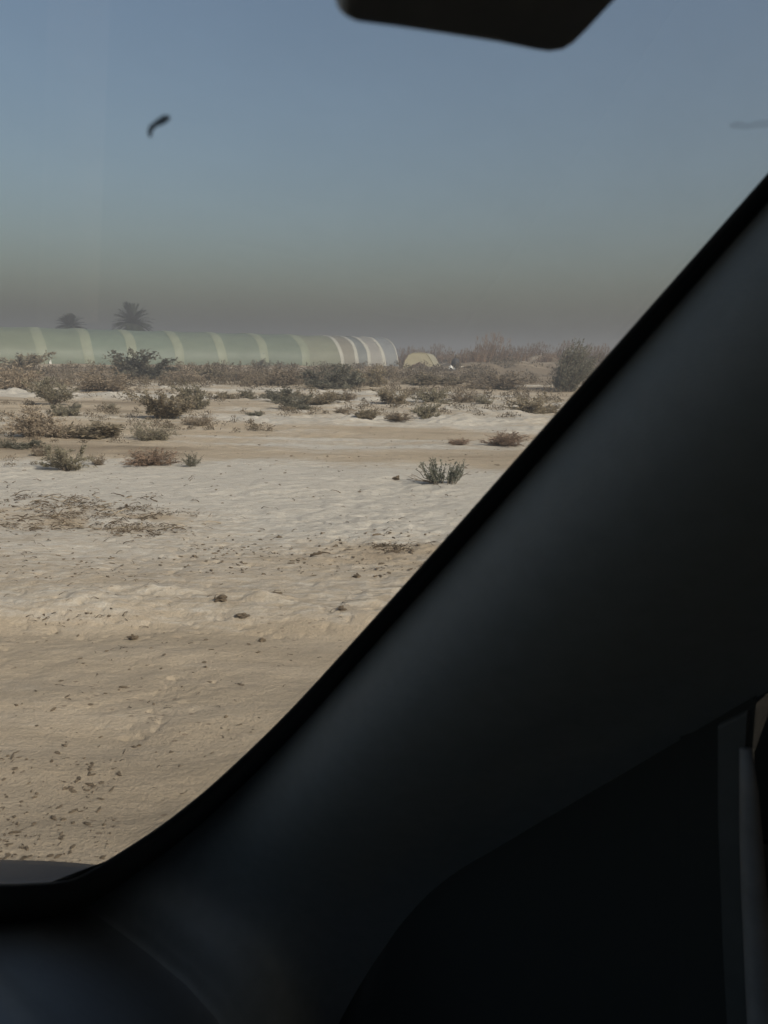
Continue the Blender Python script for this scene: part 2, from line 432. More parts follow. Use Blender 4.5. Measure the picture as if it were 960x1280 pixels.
# (px, row of the base, width, height, kind, leaf colour, label)
S = [
 (172, 474, 74, 36, 'dome', 'dark', 'wide dark grey-green shrub rising before the third green bay of the tunnel'),
 (22, 463, 58, 22, 'dome', 'olive', 'olive mound of brush against the foot of the tunnel at the far left'),
 (62, 507, 50, 36, 'tall', 'sage', 'upright olive bush with bare dark stems on white crust below the smaller palm'),
 (121, 490, 66, 26, 'twiggy', 'dry', 'rounded brown twiggy bush just right of the upright olive bush'),
 (12, 489, 52, 30, 'twiggy', 'dry', 'faded pinkish-brown dry bush cut by the left edge of view'),
 (203, 524, 56, 36, 'dome', 'olive', 'dull brown-olive bush, larger and nearer of the pair on white crust'),
 (240, 512, 36, 30, 'dome', 'sage', 'compact olive bush, smaller and farther of the pair on white crust'),
 (187, 551, 44, 22, 'twiggy', 'sage', 'low scraggly grey bush below the pair of olive bushes'),
 (46, 548, 64, 34, 'twiggy', 'dry', 'pale dry bush with a thin see-through crown beside the orange sand patch'),
 (102, 547, 72, 18, 'mat', 'olive', 'long flat mat of dark scrub trailing right of the pale dry bush'),
 (78, 589, 52, 34, 'tall', 'sage', 'bushy green shrub at the edge of the broad white crust, left side'),
 (78, 520, 28, 13, 'mat', 'sage', 'little dark shrub directly below the upright olive bush'),
 (92, 512, 16, 10, 'sparse', 'dark', 'tiny dark sprig beside the little dark shrub'),
 (6, 561, 20, 14, 'sparse', 'dark', 'small dark tuft touching the left edge of view'),
 (31, 561, 30, 9, 'mat', 'dark', 'flat dark tuft right of the one at the left edge'),
 (50, 569, 24, 14, 'twiggy', 'dry', 'brown wispy tuft below the flat dark tuft'),
 (184, 582, 56, 19, 'twiggy', 'red', 'low russet dry brush at the far margin of the broad white crust'),
 (238, 584, 20, 17, 'sparse', 'dark', 'little star-shaped green plant right of the low russet brush'),
 (122, 581, 18, 16, 'sparse', 'dry', 'small brown sprig between green shrub and low russet brush'),
 (349, 502, 40, 17, 'dome', 'dark', 'left end bush of the dark row before the tunnel'),
 (366, 512, 36, 21, 'dome', 'dark', 'nearest and darkest bush of the dark row before the tunnel'),
 (398, 505, 56, 17, 'dome', 'olive', 'long brownish bush right of the nearest dark bush'),
 (428, 503, 30, 13, 'twiggy', 'dry', 'low brown bush ending the dark row on its right'),
 (402, 487, 50, 30, 'dome', 'dark', 'blackish green bush, tallest of the thicket before the pale end of the tunnel'),
 (432, 486, 52, 30, 'dome', 'dark', 'broad green bush in the middle of the thicket before the tunnel end'),
 (461, 483, 46, 24, 'dome', 'olive', 'olive bush closing the right of the thicket before the tunnel end'),
 (345, 482, 60, 20, 'twiggy', 'dry', 'dark brown heap of dead brush left of the thicket'),
 (309, 499, 20, 13, 'dome', 'sage', 'small round shrub alone on the bright white strip'),
 (283, 499, 24, 8, 'mat', 'olive', 'flat little shrub left of the small round shrub on the white strip'),
 (266, 476, 40, 14, 'mat', 'olive', 'low scrub on the berm before the fifth bay of the tunnel'),
 (230, 478, 44, 15, 'twiggy', 'dry', 'brown twiggy scrub on the berm right of the wide dark grey-green shrub'),
 (325, 460, 18, 11, 'dome', 'dark', 'small dark bush tight against the foot of the tunnel'),
 (301, 476, 30, 13, 'twiggy', 'dry', 'brown scrub on the berm below the small dark bush at the tunnel foot'),
 (456, 525, 24, 9, 'mat', 'olive', 'flat olive tuft in the middle of the rough white crust'),
 (428, 520, 22, 8, 'sparse', 'dry', 'thin dry sprig left of the flat olive tuft'),
 (490, 506, 38, 20, 'dome', 'olive', 'greyish round bush below the right end of the tunnel'),
 (541, 504, 34, 18, 'dome', 'sage', 'grey bush below the yellow tent'),
 (538, 523, 30, 21, 'dome', 'sage', 'nearer grey bush below the one under the yellow tent'),
 (496, 527, 28, 12, 'twiggy', 'dry', 'brown tuft left of the nearer grey bush'),
 (578, 503, 34, 16, 'twiggy', 'dry', 'wispy brown bush right of the grey bush under the yellow tent'),
 (606, 506, 24, 13, 'sparse', 'sage', 'thin grey sprig between wispy brown bush and olive dome'),
 (622, 487, 62, 20, 'twiggy', 'dry', 'brown brushy mound at the foot of the sandy bank'),
 (666, 516, 54, 22, 'dome', 'olive', 'smooth olive dome of a bush beside the car pillar'),
 (633, 558, 46, 17, 'twiggy', 'red', 'reddish dry bush beside the car pillar'),
 (574, 556, 26, 8, 'twiggy', 'red', 'small flat reddish tuft left of the reddish dry bush'),
 (476, 470, 46, 12, 'twiggy', 'dry', 'dead scrub below the last white bay of the tunnel'),
 (548, 481, 60, 11, 'mat', 'olive', 'strip of low olive scrub under the bank below the yellow tent'),
 (138, 512, 18, 9, 'sparse', 'sage', 'lone small sprig right of the little dark shrub'),
 (245, 533, 34, 12, 'twiggy', 'dry', 'thin brown scrub below the compact olive bush'),
 (318, 520, 16, 6, 'mat', 'dark', 'dark speck of a tuft below the small round shrub on the white strip'),
]
for a in S: shrub(*a)

# low dead scrub that covers the ground before the tunnel and thins out towards the road
def dry_scrub():
    g = np.random.default_rng(77); PP, DD, SS, WW = [], [], [], []
    for (n, x0, x1, y0, y1, hgt, thr) in ((800, -60, 620, 461, 485, 11, -.35), (130, 480, 700, 470, 505, 10, -.2), (190, 535, 770, 446, 484, 9, -.1), (430, -60, 640, 486, 548, 8, .02), (110, -60, 600, 548, 584, 7, .05)):
        for i in range(n):
            px, py = g.uniform(x0, x1), g.uniform(y0, y1); p, t = ground_hit(px, py)
            if float(fbm(np.array(p[0] * .18), np.array(p[1] * .3), 3, 78)) < thr: continue
            k = t / FPX; m = 46; w_ = g.uniform(5, 16); h_ = hgt * g.uniform(.35, 1.0)
            q = g.normal(size=(m, 3)) * np.array([w_ * .4, w_ * .4, 0]); q[:, 2] = h_ * g.uniform(0, 1, m) * np.exp(-((q[:, 0] / w_) ** 2) * 2)
            b = p[None, :] + q * k; b[:, 2] += terrain_at(b[:, 0], b[:, 1]) - float(terrain_at(p[:1], p[1:2])[0])
            PP.append(b); d = g.normal(size=(m, 3)); d[:, 2] = np.abs(d[:, 2]) + .3; DD.append(d); SS.append(k * g.uniform(2.0, 4.6, m)); WW.append(k * g.uniform(.25, .7, m))
    V, F = quads(np.concatenate(PP), np.concatenate(DD), np.concatenate(SS), np.concatenate(WW))
    o = link('dry_scrub', mesh_data('dry_scrub', V, F, leaf_mat('scrub', (.115, .093, .066), (.185, .15, .108), .35, .15, 0), False)); tag(o, 'low dead scrub covering the ground before the tunnel', 'scrub', kind='stuff')
dry_scrub()

# the nearer grey-green plant with bare curved twigs on its left, on the white crust
def near_plant():
    p, t = ground_hit(552, 604)
    g = np.random.default_rng(5)
    o = empty('saltbush', p, 'open grey-green plant with bare crooked twigs, alone on white crust near the pillar', 'shrub', 'shrubs scattered over the salt flat')
    k = t / FPX
    st = MB(); T = []
    for i in range(46):
        x0 = g.uniform(-22, 26); lean = (x0 / 30) * .9 + g.normal() * .3
        hh = g.uniform(8, 26) + (12 if -14 < x0 < 2 and g.uniform() < .5 else 0) + (8 if x0 > 14 and g.uniform() < .35 else 0)
        pts = [np.array([x0 * .7, g.uniform(-10, 10), -1])]
        for q in range(1, 6):
            pts.append(np.array([x0 * .7 + lean * hh * q / 5 * .6 + g.normal() * .8, pts[-1][1] + g.normal() * 1.2, hh * q / 5]))
        st.add(*tube([x * k for x in pts], [.5 * k, .45 * k, .4 * k, .33 * k, .28 * k, .2 * k], 4, False)); T.append(pts)
    link('stems', st.data('stems', M['greystem']), o)
    P, D = [], []
    for pts in T:
        for q in range(46):
            u = g.uniform(.8, 5); i = min(int(u), 4); a = pts[i] + (pts[i + 1] - pts[i]) * (u - i)
            P.append((a + g.normal(size=3) * .9) * k); d = (pts[i + 1] - pts[i]); d = d / np.linalg.norm(d) + g.normal(size=3) * .55; D.append(d)
    P = np.array(P); P[:, 2] = np.maximum(P[:, 2], .004); n = len(P)
    V, F = quads(P, np.array(D), k * g.uniform(1.6, 3.6, n), k * g.uniform(.35, .8, n))
    link('leaves', mesh_data('leaves', V, F, M['fresh'], False), o)
    bt = MB()
    for i, (x1, z1, x2, z2) in enumerate([(-20, 10, -30, 21), (-24, 4, -40, 9), (-27, 3, -44, 4), (-22, 6, -33, 16), (-24, 2, -36, 2), (22, 12, 34, 24), (24, 8, 36, 12)]):
        pts = [np.array([x1 * .3, 0, 0]), np.array([x1 * .8, g.uniform(-4, 4), z1 * .9]), np.array([x1, g.uniform(-5, 5), z1]), np.array([(x1 + x2) / 2, g.uniform(-6, 6), (z1 + z2) / 2 + 2.2]), np.array([x2, g.uniform(-6, 6), z2])]
        bt.add(*tube([x * k for x in pts], [.7 * k, .6 * k, .5 * k, .4 * k, .25 * k], 5))
        m_ = pts[3]; bt.add(*tube([m_ * k, (m_ + np.array([x2 - x1, 3, 7]) * .4) * k], [.35 * k, .2 * k], 4))
    link('bare_twigs', bt.data('bare_twigs', M['stem']), o)
near_plant()

# the big wind-swept bush beside the pillar
def tamarisk():
    p, t = ground_hit(706, 489)
    g = np.random.default_rng(11); k = t / FPX
    o = empty('tamarisk_bush', p, 'big dark wind-leaning bush on the bank, half hidden by the car pillar', 'bush')
    st = MB(); P, D = [], []
    for i in range(60):
        x0, y0 = g.uniform(-22, 22), g.uniform(-16, 16); hh = g.uniform(26, 62) * (1 - .25 * abs(x0 + 4) / 26)
        pts = [np.array([x0 * .35, y0 * .35, -2])]
        for q in range(1, 7):
            u = q / 6; pts.append(np.array([x0 * (.35 + .55 * u) + 17 * u * u + g.normal() * 1.0, y0 * (.35 + .65 * u) + g.normal(), hh * u]))
        st.add(*tube([x * k for x in pts], [1.0 * k * (1 - .13 * q) for q in range(7)], 4, False))
        for q in range(150):
            u = g.uniform(.25, 6); j = min(int(u), 5); a = pts[j] + (pts[j + 1] - pts[j]) * (u - j)
            P.append((a + g.normal(size=3) * np.array([2.2, 2.2, 2.0])) * k); d = pts[j + 1] - pts[j]; d = d / np.linalg.norm(d) + g.normal(size=3) * .5; D.append(d)
    link('trunk', st.data('trunk', M['stem']), o)
    P = np.array(P); P[:, 2] = np.maximum(P[:, 2], .0); n = len(P)
    V, F = quads(P, np.array(D), k * g.uniform(2.2, 5.0, n), k * g.uniform(.35, .9, n))
    link('crown', mesh_data('crown', V, F, M['dark'], False), o)
tamarisk()

# reeds on the bank
def reed_proto(seed):
    g = np.random.default_rng(seed); bl = MB(); pl_P, pl_D = [], []
    for i in range(120):
        x0, y0 = g.normal() * .42, g.normal() * .35; hh = g.uniform(.5, 1.0) * (1.0 - .25 * abs(x0)); lean = g.uniform(.08, .42)
        w = .022 * g.uniform(.7, 1.3); pts = []
        for q in range(6):
            u = q / 5; pts.append(np.array([x0 + lean * hh * u * u + g.normal() * .006, y0 + g.normal() * .008, hh * u - .05]))
        a = g.uniform(0, 3.14); side = np.array([math.cos(a), math.sin(a), 0]); V = []
        for q, p in enumerate(pts): V += [p - side * w * (1 - q / 5.4), p + side * w * (1 - q / 5.4)]
        bl.add(V, [(2 * q, 2 * q + 1, 2 * q + 3, 2 * q + 2) for q in range(5)])
        for q in range(3):
            u = g.uniform(.3, .85); j = int(u * 5); b0 = pts[j]; d = np.array([g.normal() * .8 + .5, g.normal() * .6, .55]); d /= np.linalg.norm(d); L_ = g.uniform(.15, .32)
            s2 = np.cross(d, [0, 0, 1.0]); s2 /= np.linalg.norm(s2); wv = .014
            bl.add([b0 - s2 * wv, b0 + s2 * wv, b0 + d * L_ * .6 + s2 * wv, b0 + d * L_ * .6 - s2 * wv, b0 + d * L_ + np.array([0, 0, -.05])], [(0, 1, 2, 3), (3, 2, 4)])
        if g.uniform() < .5:
            for q in range(26):
                pl_P.append(pts[5] + g.normal(size=3) * np.array([.018, .018, .05]) + np.array([.02, 0, .03])); pl_D.append(np.array([.5, 0, 1.0]) + g.normal(size=3) * .5)
    n = len(pl_P)
    V, F = quads(np.array(pl_P), np.array(pl_D), g.uniform(.04, .10, n), g.uniform(.004, .009, n))
    return bl.data('blades', M['reed'], False), mesh_data('plumes', V, F, M['plume'], False)
RP = [reed_proto(300 + i) for i in range(3)]
RE = [
 (506, 461, 30, 31, 'grey-brown reed clump in the gap between tunnel end and yellow tent'),
 (520, 456, 36, 27, 'reed clump just behind the yellow tent'),
 (541, 457, 34, 29, 'leaning reeds rising off the right shoulder of the yellow tent'),
 (556, 458, 26, 22, 'short reed clump above the dark sack'),
 (577, 456, 30, 26, 'pale reed clump right of the dark sack'),
 (594, 456, 32, 32, 'russet reed clump, first of the tall stand on the bank'),
 (611, 456, 40, 38, 'tallest russet reed clump on the bank'),
 (630, 457, 36, 31, 'russet reed clump right of the tallest one'),
 (646, 458, 30, 24, 'low reed clump before the gap in the stand'),
 (667, 456, 32, 33, 'tall pale reed clump standing apart on the bank'),
 (684, 460, 26, 22, 'low reed clump left of the big dark bush'),
 (702, 459, 34, 32, 'reed clump behind the big dark bush'),
 (729, 459, 36, 34, 'reed clump between the big dark bush and the pillar'),
 (748, 458, 34, 33, 'reed clump meeting the car pillar'),
]
for i, (px, py, wp, hp, lab) in enumerate(RE):
    yy = (92 if px < 560 else 72) + (i * 7 % 5) * 2.2
    d = ray(px, 446); d = d / d[1]
    p = EYE + d * yy; p[2] = float(terrain_low(p[0], p[1]))
    top = ray(px, py - hp); zt = (EYE + top / top[1] * yy)[2]
    hz = max(.7, (zt - p[2]) * rng.uniform(.72, 1.08)); wz = wp * yy / FPX
    o = empty('reed_clump', p, lab, 'reeds', 'reeds along the sandy bank', 0, (wz * .62, wz * .62, hz))
    o.rotation_euler = (0, 0, rng.uniform(-.5, .5))
    link('blades', RP[i % 3][0], o); link('plumes', RP[i % 3][1], o)

# palms behind the tunnel
def palm(px, ytop, yc, wpx, D, label, seed):
    g = np.random.default_rng(seed)
    c = EYE + ray(px, yc) / ray(px, yc)[1] * D
    gz = float(terrain_low(c[0], c[1])); base = np.array([c[0], c[1], gz])
    o = empty('date_palm', base, label, 'palm tree', 'date palms behind the tunnel')
    hc = c[2] - gz; Lf = wpx * D / FPX / 2 * 1.12; up = (yc - ytop) * D / FPX
    pts = [np.array([.12 * math.sin(u * 3), 0, hc * u - .1 * (u == 0)]) for u in np.linspace(0, 1, 12)]
    V, F = tube(pts, [.26 - .05 * (k / 11) + .025 * (k % 2) for k in range(12)], 10)
    link('trunk', mesh_data('trunk', V, F, M['trunk']), o)
    fr = MB()
    for i in range(130):
        a = g.uniform(0, 6.28); el = g.uniform(-.35, 1.5); d = np.array([math.cos(a) * math.cos(el), math.sin(a) * math.cos(el), math.sin(el)])
        L_ = Lf * g.uniform(.85, 1.1); L_ = min(L_, up / max(.3, math.sin(max(el, .1))) * 1.15) if el > .5 else L_
        sp = [np.array([0, 0, hc])]; dd = d.copy()
        for q in range(8): dd = dd + np.array([0, 0, -.10]); dd /= np.linalg.norm(dd); sp.append(sp[-1] + dd * L_ / 8)
        fr.add(*tube(sp, [.03 - .003 * q for q in range(9)], 3, False))
        for q in range(1, 9):
            for r_ in range(4):
                b0 = sp[q - 1] + (sp[q] - sp[q - 1]) * (r_ / 4); t = sp[q] - sp[q - 1]; t = t / np.linalg.norm(t)
                side = np.cross(t, [0, 0, 1.0]); side /= np.linalg.norm(side) + 1e-9
                for s_ in (-1, 1):
                    e = b0 + (side * s_ * .75 + t * .8 + np.array([0, 0, .12 + g.normal() * .12])) * L_ * .20 * (1 - .5 * abs(q - 4) / 5)
                    fr.add([b0 - t * .06, b0 + t * .06, e], [(0, 1, 2)])
    link('crown', fr.data('crown', M['palm'], False), o)
palm(88, 395, 409, 34, 105, 'smaller palm crown showing low over the tunnel roof, left of the other palm', 1)
palm(166, 382, 405, 46, 105, 'larger palm with spiky crown standing up behind the tunnel', 2)

# ------------------------------------------------------------------ plastic tunnel
PL = np.array([-.478 * 65, 65.0]); PR = np.array([.019 * 85, 85.0])
AX = (PR - PL) / np.linalg.norm(PR - PL); PERP = np.array([-AX[1], AX[0]])
HW, HT = 4.9, 3.35
def base_param(px):            # where along the near foot line a column of the photograph falls
    d = ray(px, 458)[:2]; A = np.array([[d[0], -AX[0]], [d[1], -AX[1]]])
    return float(np.linalg.solve(A, PL)[1])
def arch(u, s, grow=0.0):      # u 0..1 across from near foot to far foot
    a = math.pi * u; c, sn = math.cos(a), math.sin(a)
    e = .80
    x = HW * (1 - math.copysign(abs(c) ** e, c)); z = HT * sn ** e
    n = np.array([-c, sn])
    q = PL + AX * s + PERP * (x + n[0] * grow)
    return np.array([q[0], q[1], z + n[1] * grow - .12])
tn_loc = np.array([*(PL + PERP * HW + AX * 15), 0.0])
tunnel = empty('plastic_tunnel', tn_loc, 'long arched greenhouse tunnel under green and whitish plastic sheeting', 'greenhouse')
seams = [base_param(p) for p in (53, 112, 167, 225, 279, 332, 383, 428, 447, 462, 480)]
seams = [seams[0] - 13.5, seams[0] - 9, seams[0] - 4.5] + seams + [base_param(498)]
G_ = (.255, .30, .232)
cols = [G_, G_, (.27, .305, .232), (.26, .305, .235), (.24, .295, .238), (.245, .298, .24), (.25, .295, .235), (.245, .29, .232), (.24, .285, .228), (.30, .315, .24), (.345, .325, .27), (.27, .29, .285), (.43, .415, .385), (.33, .345, .355)]
for i in range(len(seams) - 1):
    s0, s1 = seams[i], seams[i + 1]; n, m = 9, 37
    V = []
    for a in range(n):
        t = a / (n - 1); sag = -.07 * math.sin(math.pi * t)
        for j in range(m):
            u = j / (m - 1); s_ = s0 + (s1 - s0) * t
            V.append(arch(u, s_, sag * math.sin(math.pi * u) + .035 * float(fbm(np.array(s_ * .9), np.array(u * 9), 3, 71 + i))))
    part('plastic_sheet', V, grid_faces(n, m), sheet_mat('tunnel_sheet', cols[i]), tunnel)
bandm = sheet_mat('overlap_band', (.335, .365, .275), .4); whitem = sheet_mat('white_band', (.50, .485, .43), .3)
for i, s in enumerate(seams):
    wd = .42 if i < 10 else .20
    if i == len(seams) - 1: wd = .07
    V = []
    for j in range(41):
        u = j / 40; wob = .05 * math.sin(u * 17 + i * 2)
        for (o_, g_) in ((-wd, .004), (-wd * .8, .022), (wd * .8, .022), (wd, .004)): V.append(arch(u, s + o_ + wob, g_))
    part('overlap_band', V, grid_faces(41, 4), whitem if i >= 10 else bandm, tunnel)
# end wall and soil ridge holding the sheet down
V = [arch(j / 30, seams[-1] - .02) for j in range(31)]; cpt = np.mean(V, 0); cpt[2] = .8
part('end_wall', V + [cpt], [(j, j + 1, 31) for j in range(30)] + [(30, 0, 31)], sheet_mat('end_sheet', (.33, .35, .33)), tunnel)
for far in (0, 1):
    V = []; n = 120
    for a in range(n):
        s_ = seams[0] + (seams[-1] - seams[0]) * a / (n - 1); q0 = PL + AX * s_ + (PERP * 2 * HW if far else 0)
        for (o_, z_) in ((-.75, -.15), (-.3, .12), (.05, .20), (.3, -.1)):
            q = q0 + PERP * (-o_ if far else o_); V.append((q[0], q[1], z_ + .16 * float(fbm(np.array(s_ * .8), np.array(o_ * 3), 3, 81))))
    part('soil_ridge', V, grid_faces(n, 4), mat('soil_ridge', (.25, .19, .135), .95, var=.25, scale=2, bump=.5), tunnel)
for (px, w_, seed) in ((41, .42, 1), (63, .20, 2)):
    g = np.random.default_rng(seed); s_ = base_param(px); V = []
    for a in range(5):
        for b_ in range(7):
            p = arch(.015 + .004 * b_, s_ + w_ * (a / 4 - .5) * (1.2 - b_ * .1), .10 + .10 * g.uniform()); p[2] = max(.12, p[2] + g.normal() * .04); V.append(p)
    part('torn_flap', V, grid_faces(5, 7), mat('torn_plastic', (.62, .62, .58), .5, spec=.4), tunnel)

# ------------------------------------------------------------------ low yellow tent right of the tunnel
def yellow_tent():
    D = 84.0
    def P(px, py, dy=0.0):
        d = ray(px, py); d = d / d[1]; return EYE + d * (D + dy)
    prof = [(503.5, 463), (504.5, 457), (507, 450), (511, 444), (516, 441.6), (524, 441.2), (531, 441.6), (534, 443), (537, 447), (540, 452), (542.5, 457), (544, 463)]
    ctr = P(523, 463); base = np.array([ctr[0], ctr[1] + 2, float(terrain_low(ctr[0], ctr[1]))])
    o = empty('yellow_tent', base, 'low pale yellow plastic-covered tent beside the right end of the tunnel', 'tent')
    front = [P(*q) for q in prof]; zmin = min(p[2] for p in front); dz = base[2] - .05 - zmin
    front = [np.array([p[0], p[1], p[2] if p[2] - zmin > .05 else base[2] - .05]) for p in front]
    c = np.mean(front, 0)
    rows = []
    for k, (dy, s) in enumerate(((0, 1), (1.4, 1.0), (2.8, .98), (4.2, .97))):
        rows += [np.array([c[0] + (p[0] - c[0]) * s + .22 * dy, p[1] + dy, base[2] + (p[2] - base[2]) * s + .03 * float(fbm(np.array(j * .7), np.array(dy), 2, 91))]) for j, p in enumerate(front)]
    m1 = sheet_mat('yellow_plastic', (.50, .46, .33), .3); m2 = sheet_mat('yellow_end_sheet', (.54, .49, .34), .3)
    part('cover', rows, grid_faces(4, len(front)), m1, o)
    n = len(front); V = []
    for q in range(6):
        f = q / 5
        for j, p in enumerate(front): V.append(np.array([c[0] + (p[0] - c[0]) * (1 - f * .98), p[1] - .012 - .10 * math.sin(f * 3.1) * abs(float(fbm(np.array(j * .6), np.array(f * 2), 2, 93))), c[2] - .2 + (p[2] - c[2] + .2) * (1 - f * .98)]))
    part('end_sheet', V, grid_faces(6, n), m2, o)
    mb = MB(); mb.add(*tube([p + np.array([0, -.03, .015]) for p in front], .035, 6)); 
    link('hoop', mesh_data('hoop', np.array(mb.v) - base, mb.f, mat('hoop_pole', (.42, .38, .24), .7), True), o)
yellow_tent()

# ------------------------------------------------------------------ sack and scraps on the bank
def blob(c, r, seed, squash=(1, 1, 1), rough=.22, n1=10, n2=14):
    g = np.random.default_rng(seed); V = []
    for i in range(n1):
        ph = math.pi * i / (n1 - 1)
        for j in range(n2):
            th = 2 * math.pi * j / n2; d = np.array([math.sin(ph) * math.cos(th), math.sin(ph) * math.sin(th), math.cos(ph)])
            q = 1 + rough * float(fbm(np.array(d[0] * 1.7 + seed), np.array(d[1] * 1.7 + d[2] * 2.3), 3, seed)) * 2
            V.append(np.array(c) + d * r * q * np.array(squash))
    return V, grid_faces(n1, n2, True)
p, t = ground_hit(569, 460)
sack = empty('sack', p, 'small dark upright sack left on the bank right of the yellow tent', 'sack')
V, F = blob((0, 0, .34), .42, 3, (.7, .6, 1.0)); link('bag', mesh_data('bag', V, F, mat('dark_sack', (.05, .05, .055), .7, bump=.4, scale=5)), sack)
V, F = tube([(0, 0, .68), (.03, 0, .80), (.10, .02, .92)], [.10, .07, .16], 8); link('tied_neck', mesh_data('tied_neck', V, F, M['stem']), sack)
def scrap(px, py, w_, h_, label, c, seed):
    p, t = ground_hit(px, py); g = np.random.default_rng(seed); V = []
    for a in range(8):
        for b_ in range(8): V.append((w_ * (a / 7 - .5) + g.normal() * w_ * .05, (b_ / 7 - .5) * w_ * .6, .02 + h_ * abs(float(fbm(np.array(a * .5), np.array(b_ * .5), 3, seed))) * 2))
    o = link('plastic_scrap', mesh_data('plastic_scrap', V, grid_faces(8, 8), mat('scrap_plastic', c, .5, spec=.4)))
    o.location = p; tag(o, label, 'scrap', 'scraps of plastic on the bank')
scrap(565, 462, .50, .22, 'bright white crumpled plastic scrap at the foot of the dark sack', (.75, .74, .70), 4)
scrap(583, 460, .75, .15, 'pale flat plastic scrap right of the dark sack', (.48, .43, .36), 5)
scrap(592, 468, .45, .15, 'pale scrap lower on the bank below the flat plastic scrap', (.5, .45, .38), 6)

# ------------------------------------------------------------------ clods, twigs, straw
ICO = None
def lump(c, s, g):
    global ICO
    if ICO is None:
        V, F = [], []; t = (1 + 5 ** .5) / 2
        V = np.array([(-1, t, 0), (1, t, 0), (-1, -t, 0), (1, -t, 0), (0, -1, t), (0, 1, t), (0, -1, -t), (0, 1, -t), (t, 0, -1), (t, 0, 1), (-t, 0, -1), (-t, 0, 1)]) / 1.9
        F = [(0, 11, 5), (0, 5, 1), (0, 1, 7), (0, 7, 10), (0, 10, 11), (1, 5, 9), (5, 11, 4), (11, 10, 2), (10, 7, 6), (7, 1, 8), (3, 9, 4), (3, 4, 2), (3, 2, 6), (3, 6, 8), (3, 8, 9), (4, 9, 5), (2, 4, 11), (6, 2, 10), (8, 6, 7), (9, 8, 1)]
        ICO = (V, F)
    a = g.uniform(0, 6.28); ca, sa = math.cos(a), math.sin(a)
    v = ICO[0] * (1 + g.normal(size=(12, 1)) * .34) * np.array([s * g.uniform(.8, 2.2), s * g.uniform(.5, 1.0), s * g.uniform(.25, .6)])
    v = np.stack([v[:, 0] * ca - v[:, 1] * sa, v[:, 0] * sa + v[:, 1] * ca, v[:, 2]], 1) + np.asarray(c)
    return v, ICO[1]

g = np.random.default_rng(21)
cl = MB()
def scatter(n, x0, x1, y0, y1, s0, s1, clump=.0):
    k = 0
    while k < n:
        px, py = g.uniform(x0, x1), g.uniform(y0, y1)
        p, t = ground_hit(px, py)
        if clump and float(fbm(np.array(p[0] * 1.6), np.array(p[1] * 2.4), 3, 99)) < clump: k += .15; continue
        cl.add(*lump(p + np.array([0, 0, .003]), (s0 + (s1 - s0) * g.uniform() ** 2.6) * t / FPX, g)); k += 1
scatter(300, -40, 150, 945, 1075, .7, 3.6, .0)
scatter(170, -40, 560, 780, 960, .7, 3.0, .08)
scatter(260, 230, 560, 665, 720, .9, 3.0, .0)
scatter(220, -40, 540, 690, 775, .8, 2.6, .05)
scatter(200, -40, 640, 600, 690, .6, 1.8, .05)
scatter(420, -40, 660, 490, 600, .5, 1.7, .0)
o = cl.data('dirt_clods', M['clod'], False); o = link('dirt_clods', o); tag(o, 'loose crumbs of dirt lying over the sand and crust', 'dirt', kind='stuff')

tw = MB()
def twig(px, py, L_, th, g, rad=.5, rise=.25):
    p, t = ground_hit(px, py); k = t / FPX; a = th; pts = []
    for q in range(5):
        u = q / 4; pts.append(p + np.array([math.cos(a) * L_ * u, math.sin(a) * L_ * u, (.6 + rise * L_ * math.sin(u * 2.4)) + g.normal() * .3 * (q > 0)]) * k); a += g.normal() * .28
    return tube(pts, [rad * k * (1 - .15 * q) for q in range(5)], 4)
for i in range(150):
    px = g.choice([g.uniform(-20, 560), g.uniform(-20, 200)]); py = g.uniform(600, 780)
    tw.add(*twig(px, py, g.uniform(4, 14), g.uniform(0, 6.28), g, g.uniform(.25, .6)))
for i in range(60): tw.add(*twig(g.uniform(-20, 420), g.uniform(790, 1060), g.uniform(4, 12), g.uniform(0, 6.28), g, g.uniform(.3, .7), .1))
o = link('twig_litter', tw.data('twig_litter', M['twig'])); tag(o, 'broken twigs and straw strewn over the ground', 'twigs', kind='stuff')

def brush_pile(cx, cy, wpx, hpx, n, label, seed, nm='brush_pile'):
    g = np.random.default_rng(seed); p0, t0 = ground_hit(cx, cy)
    o = empty(nm, p0, label, 'brush pile', 'heaps of dead brush on the crust')
    d, s = MB(), MB(); so = MB()
    for i in range(n):
        px = cx + g.normal() * wpx * .27; py = cy + g.uniform(-hpx * .5, hpx * .5)
        V, F = twig(px, py, g.uniform(5, 24), g.choice([g.normal() * .5, math.pi + g.normal() * .5, g.uniform(0, 6.28)]), g, g.uniform(.3, .85), .16)
        (d if g.uniform() < .8 else s).add(np.array(V) - p0, F)
    for i in range(n):
        px = cx + g.normal() * wpx * .27; py = cy + g.uniform(-hpx * .5, hpx * .5); p, t = ground_hit(px, py)
        so.add(*lump(p - p0, g.uniform(.8, 2.6) * t / FPX, g))
    P, D = [], []
    for i in range(n * 14):
        if i % 28 == 0: px, py = cx + g.normal() * wpx * .25, cy + g.uniform(-hpx * .45, hpx * .45); p, t = ground_hit(px, py); k = t / FPX; w_ = g.uniform(3, 9)
        P.append(p - p0 + np.array([g.normal() * w_, g.normal() * w_, abs(g.normal()) * w_ * .3]) * k); D.append(np.array([g.normal(), g.normal(), .25 * g.normal()]))
    V, F = quads(np.array(P), np.array(D), k * g.uniform(2.5, 6.5, len(P)), k * g.uniform(.25, .6, len(P)))
    tag(link('dry_leaves', mesh_data('dry_leaves', V, F, M['brush'], False), o), kind='stuff')
    for nm_, mb_, mt_ in (('dark_twigs', d, 'twig'), ('pale_straw', s, 'paletwig'), ('soil_crumbs', so, 'clod')): tag(link(nm_, mb_.data(nm_, M[mt_]), o), kind='stuff')
brush_pile(70, 643, 200, 44, 120, 'wide flattened heap of dead brush and straw on the left of the white crust', 31)
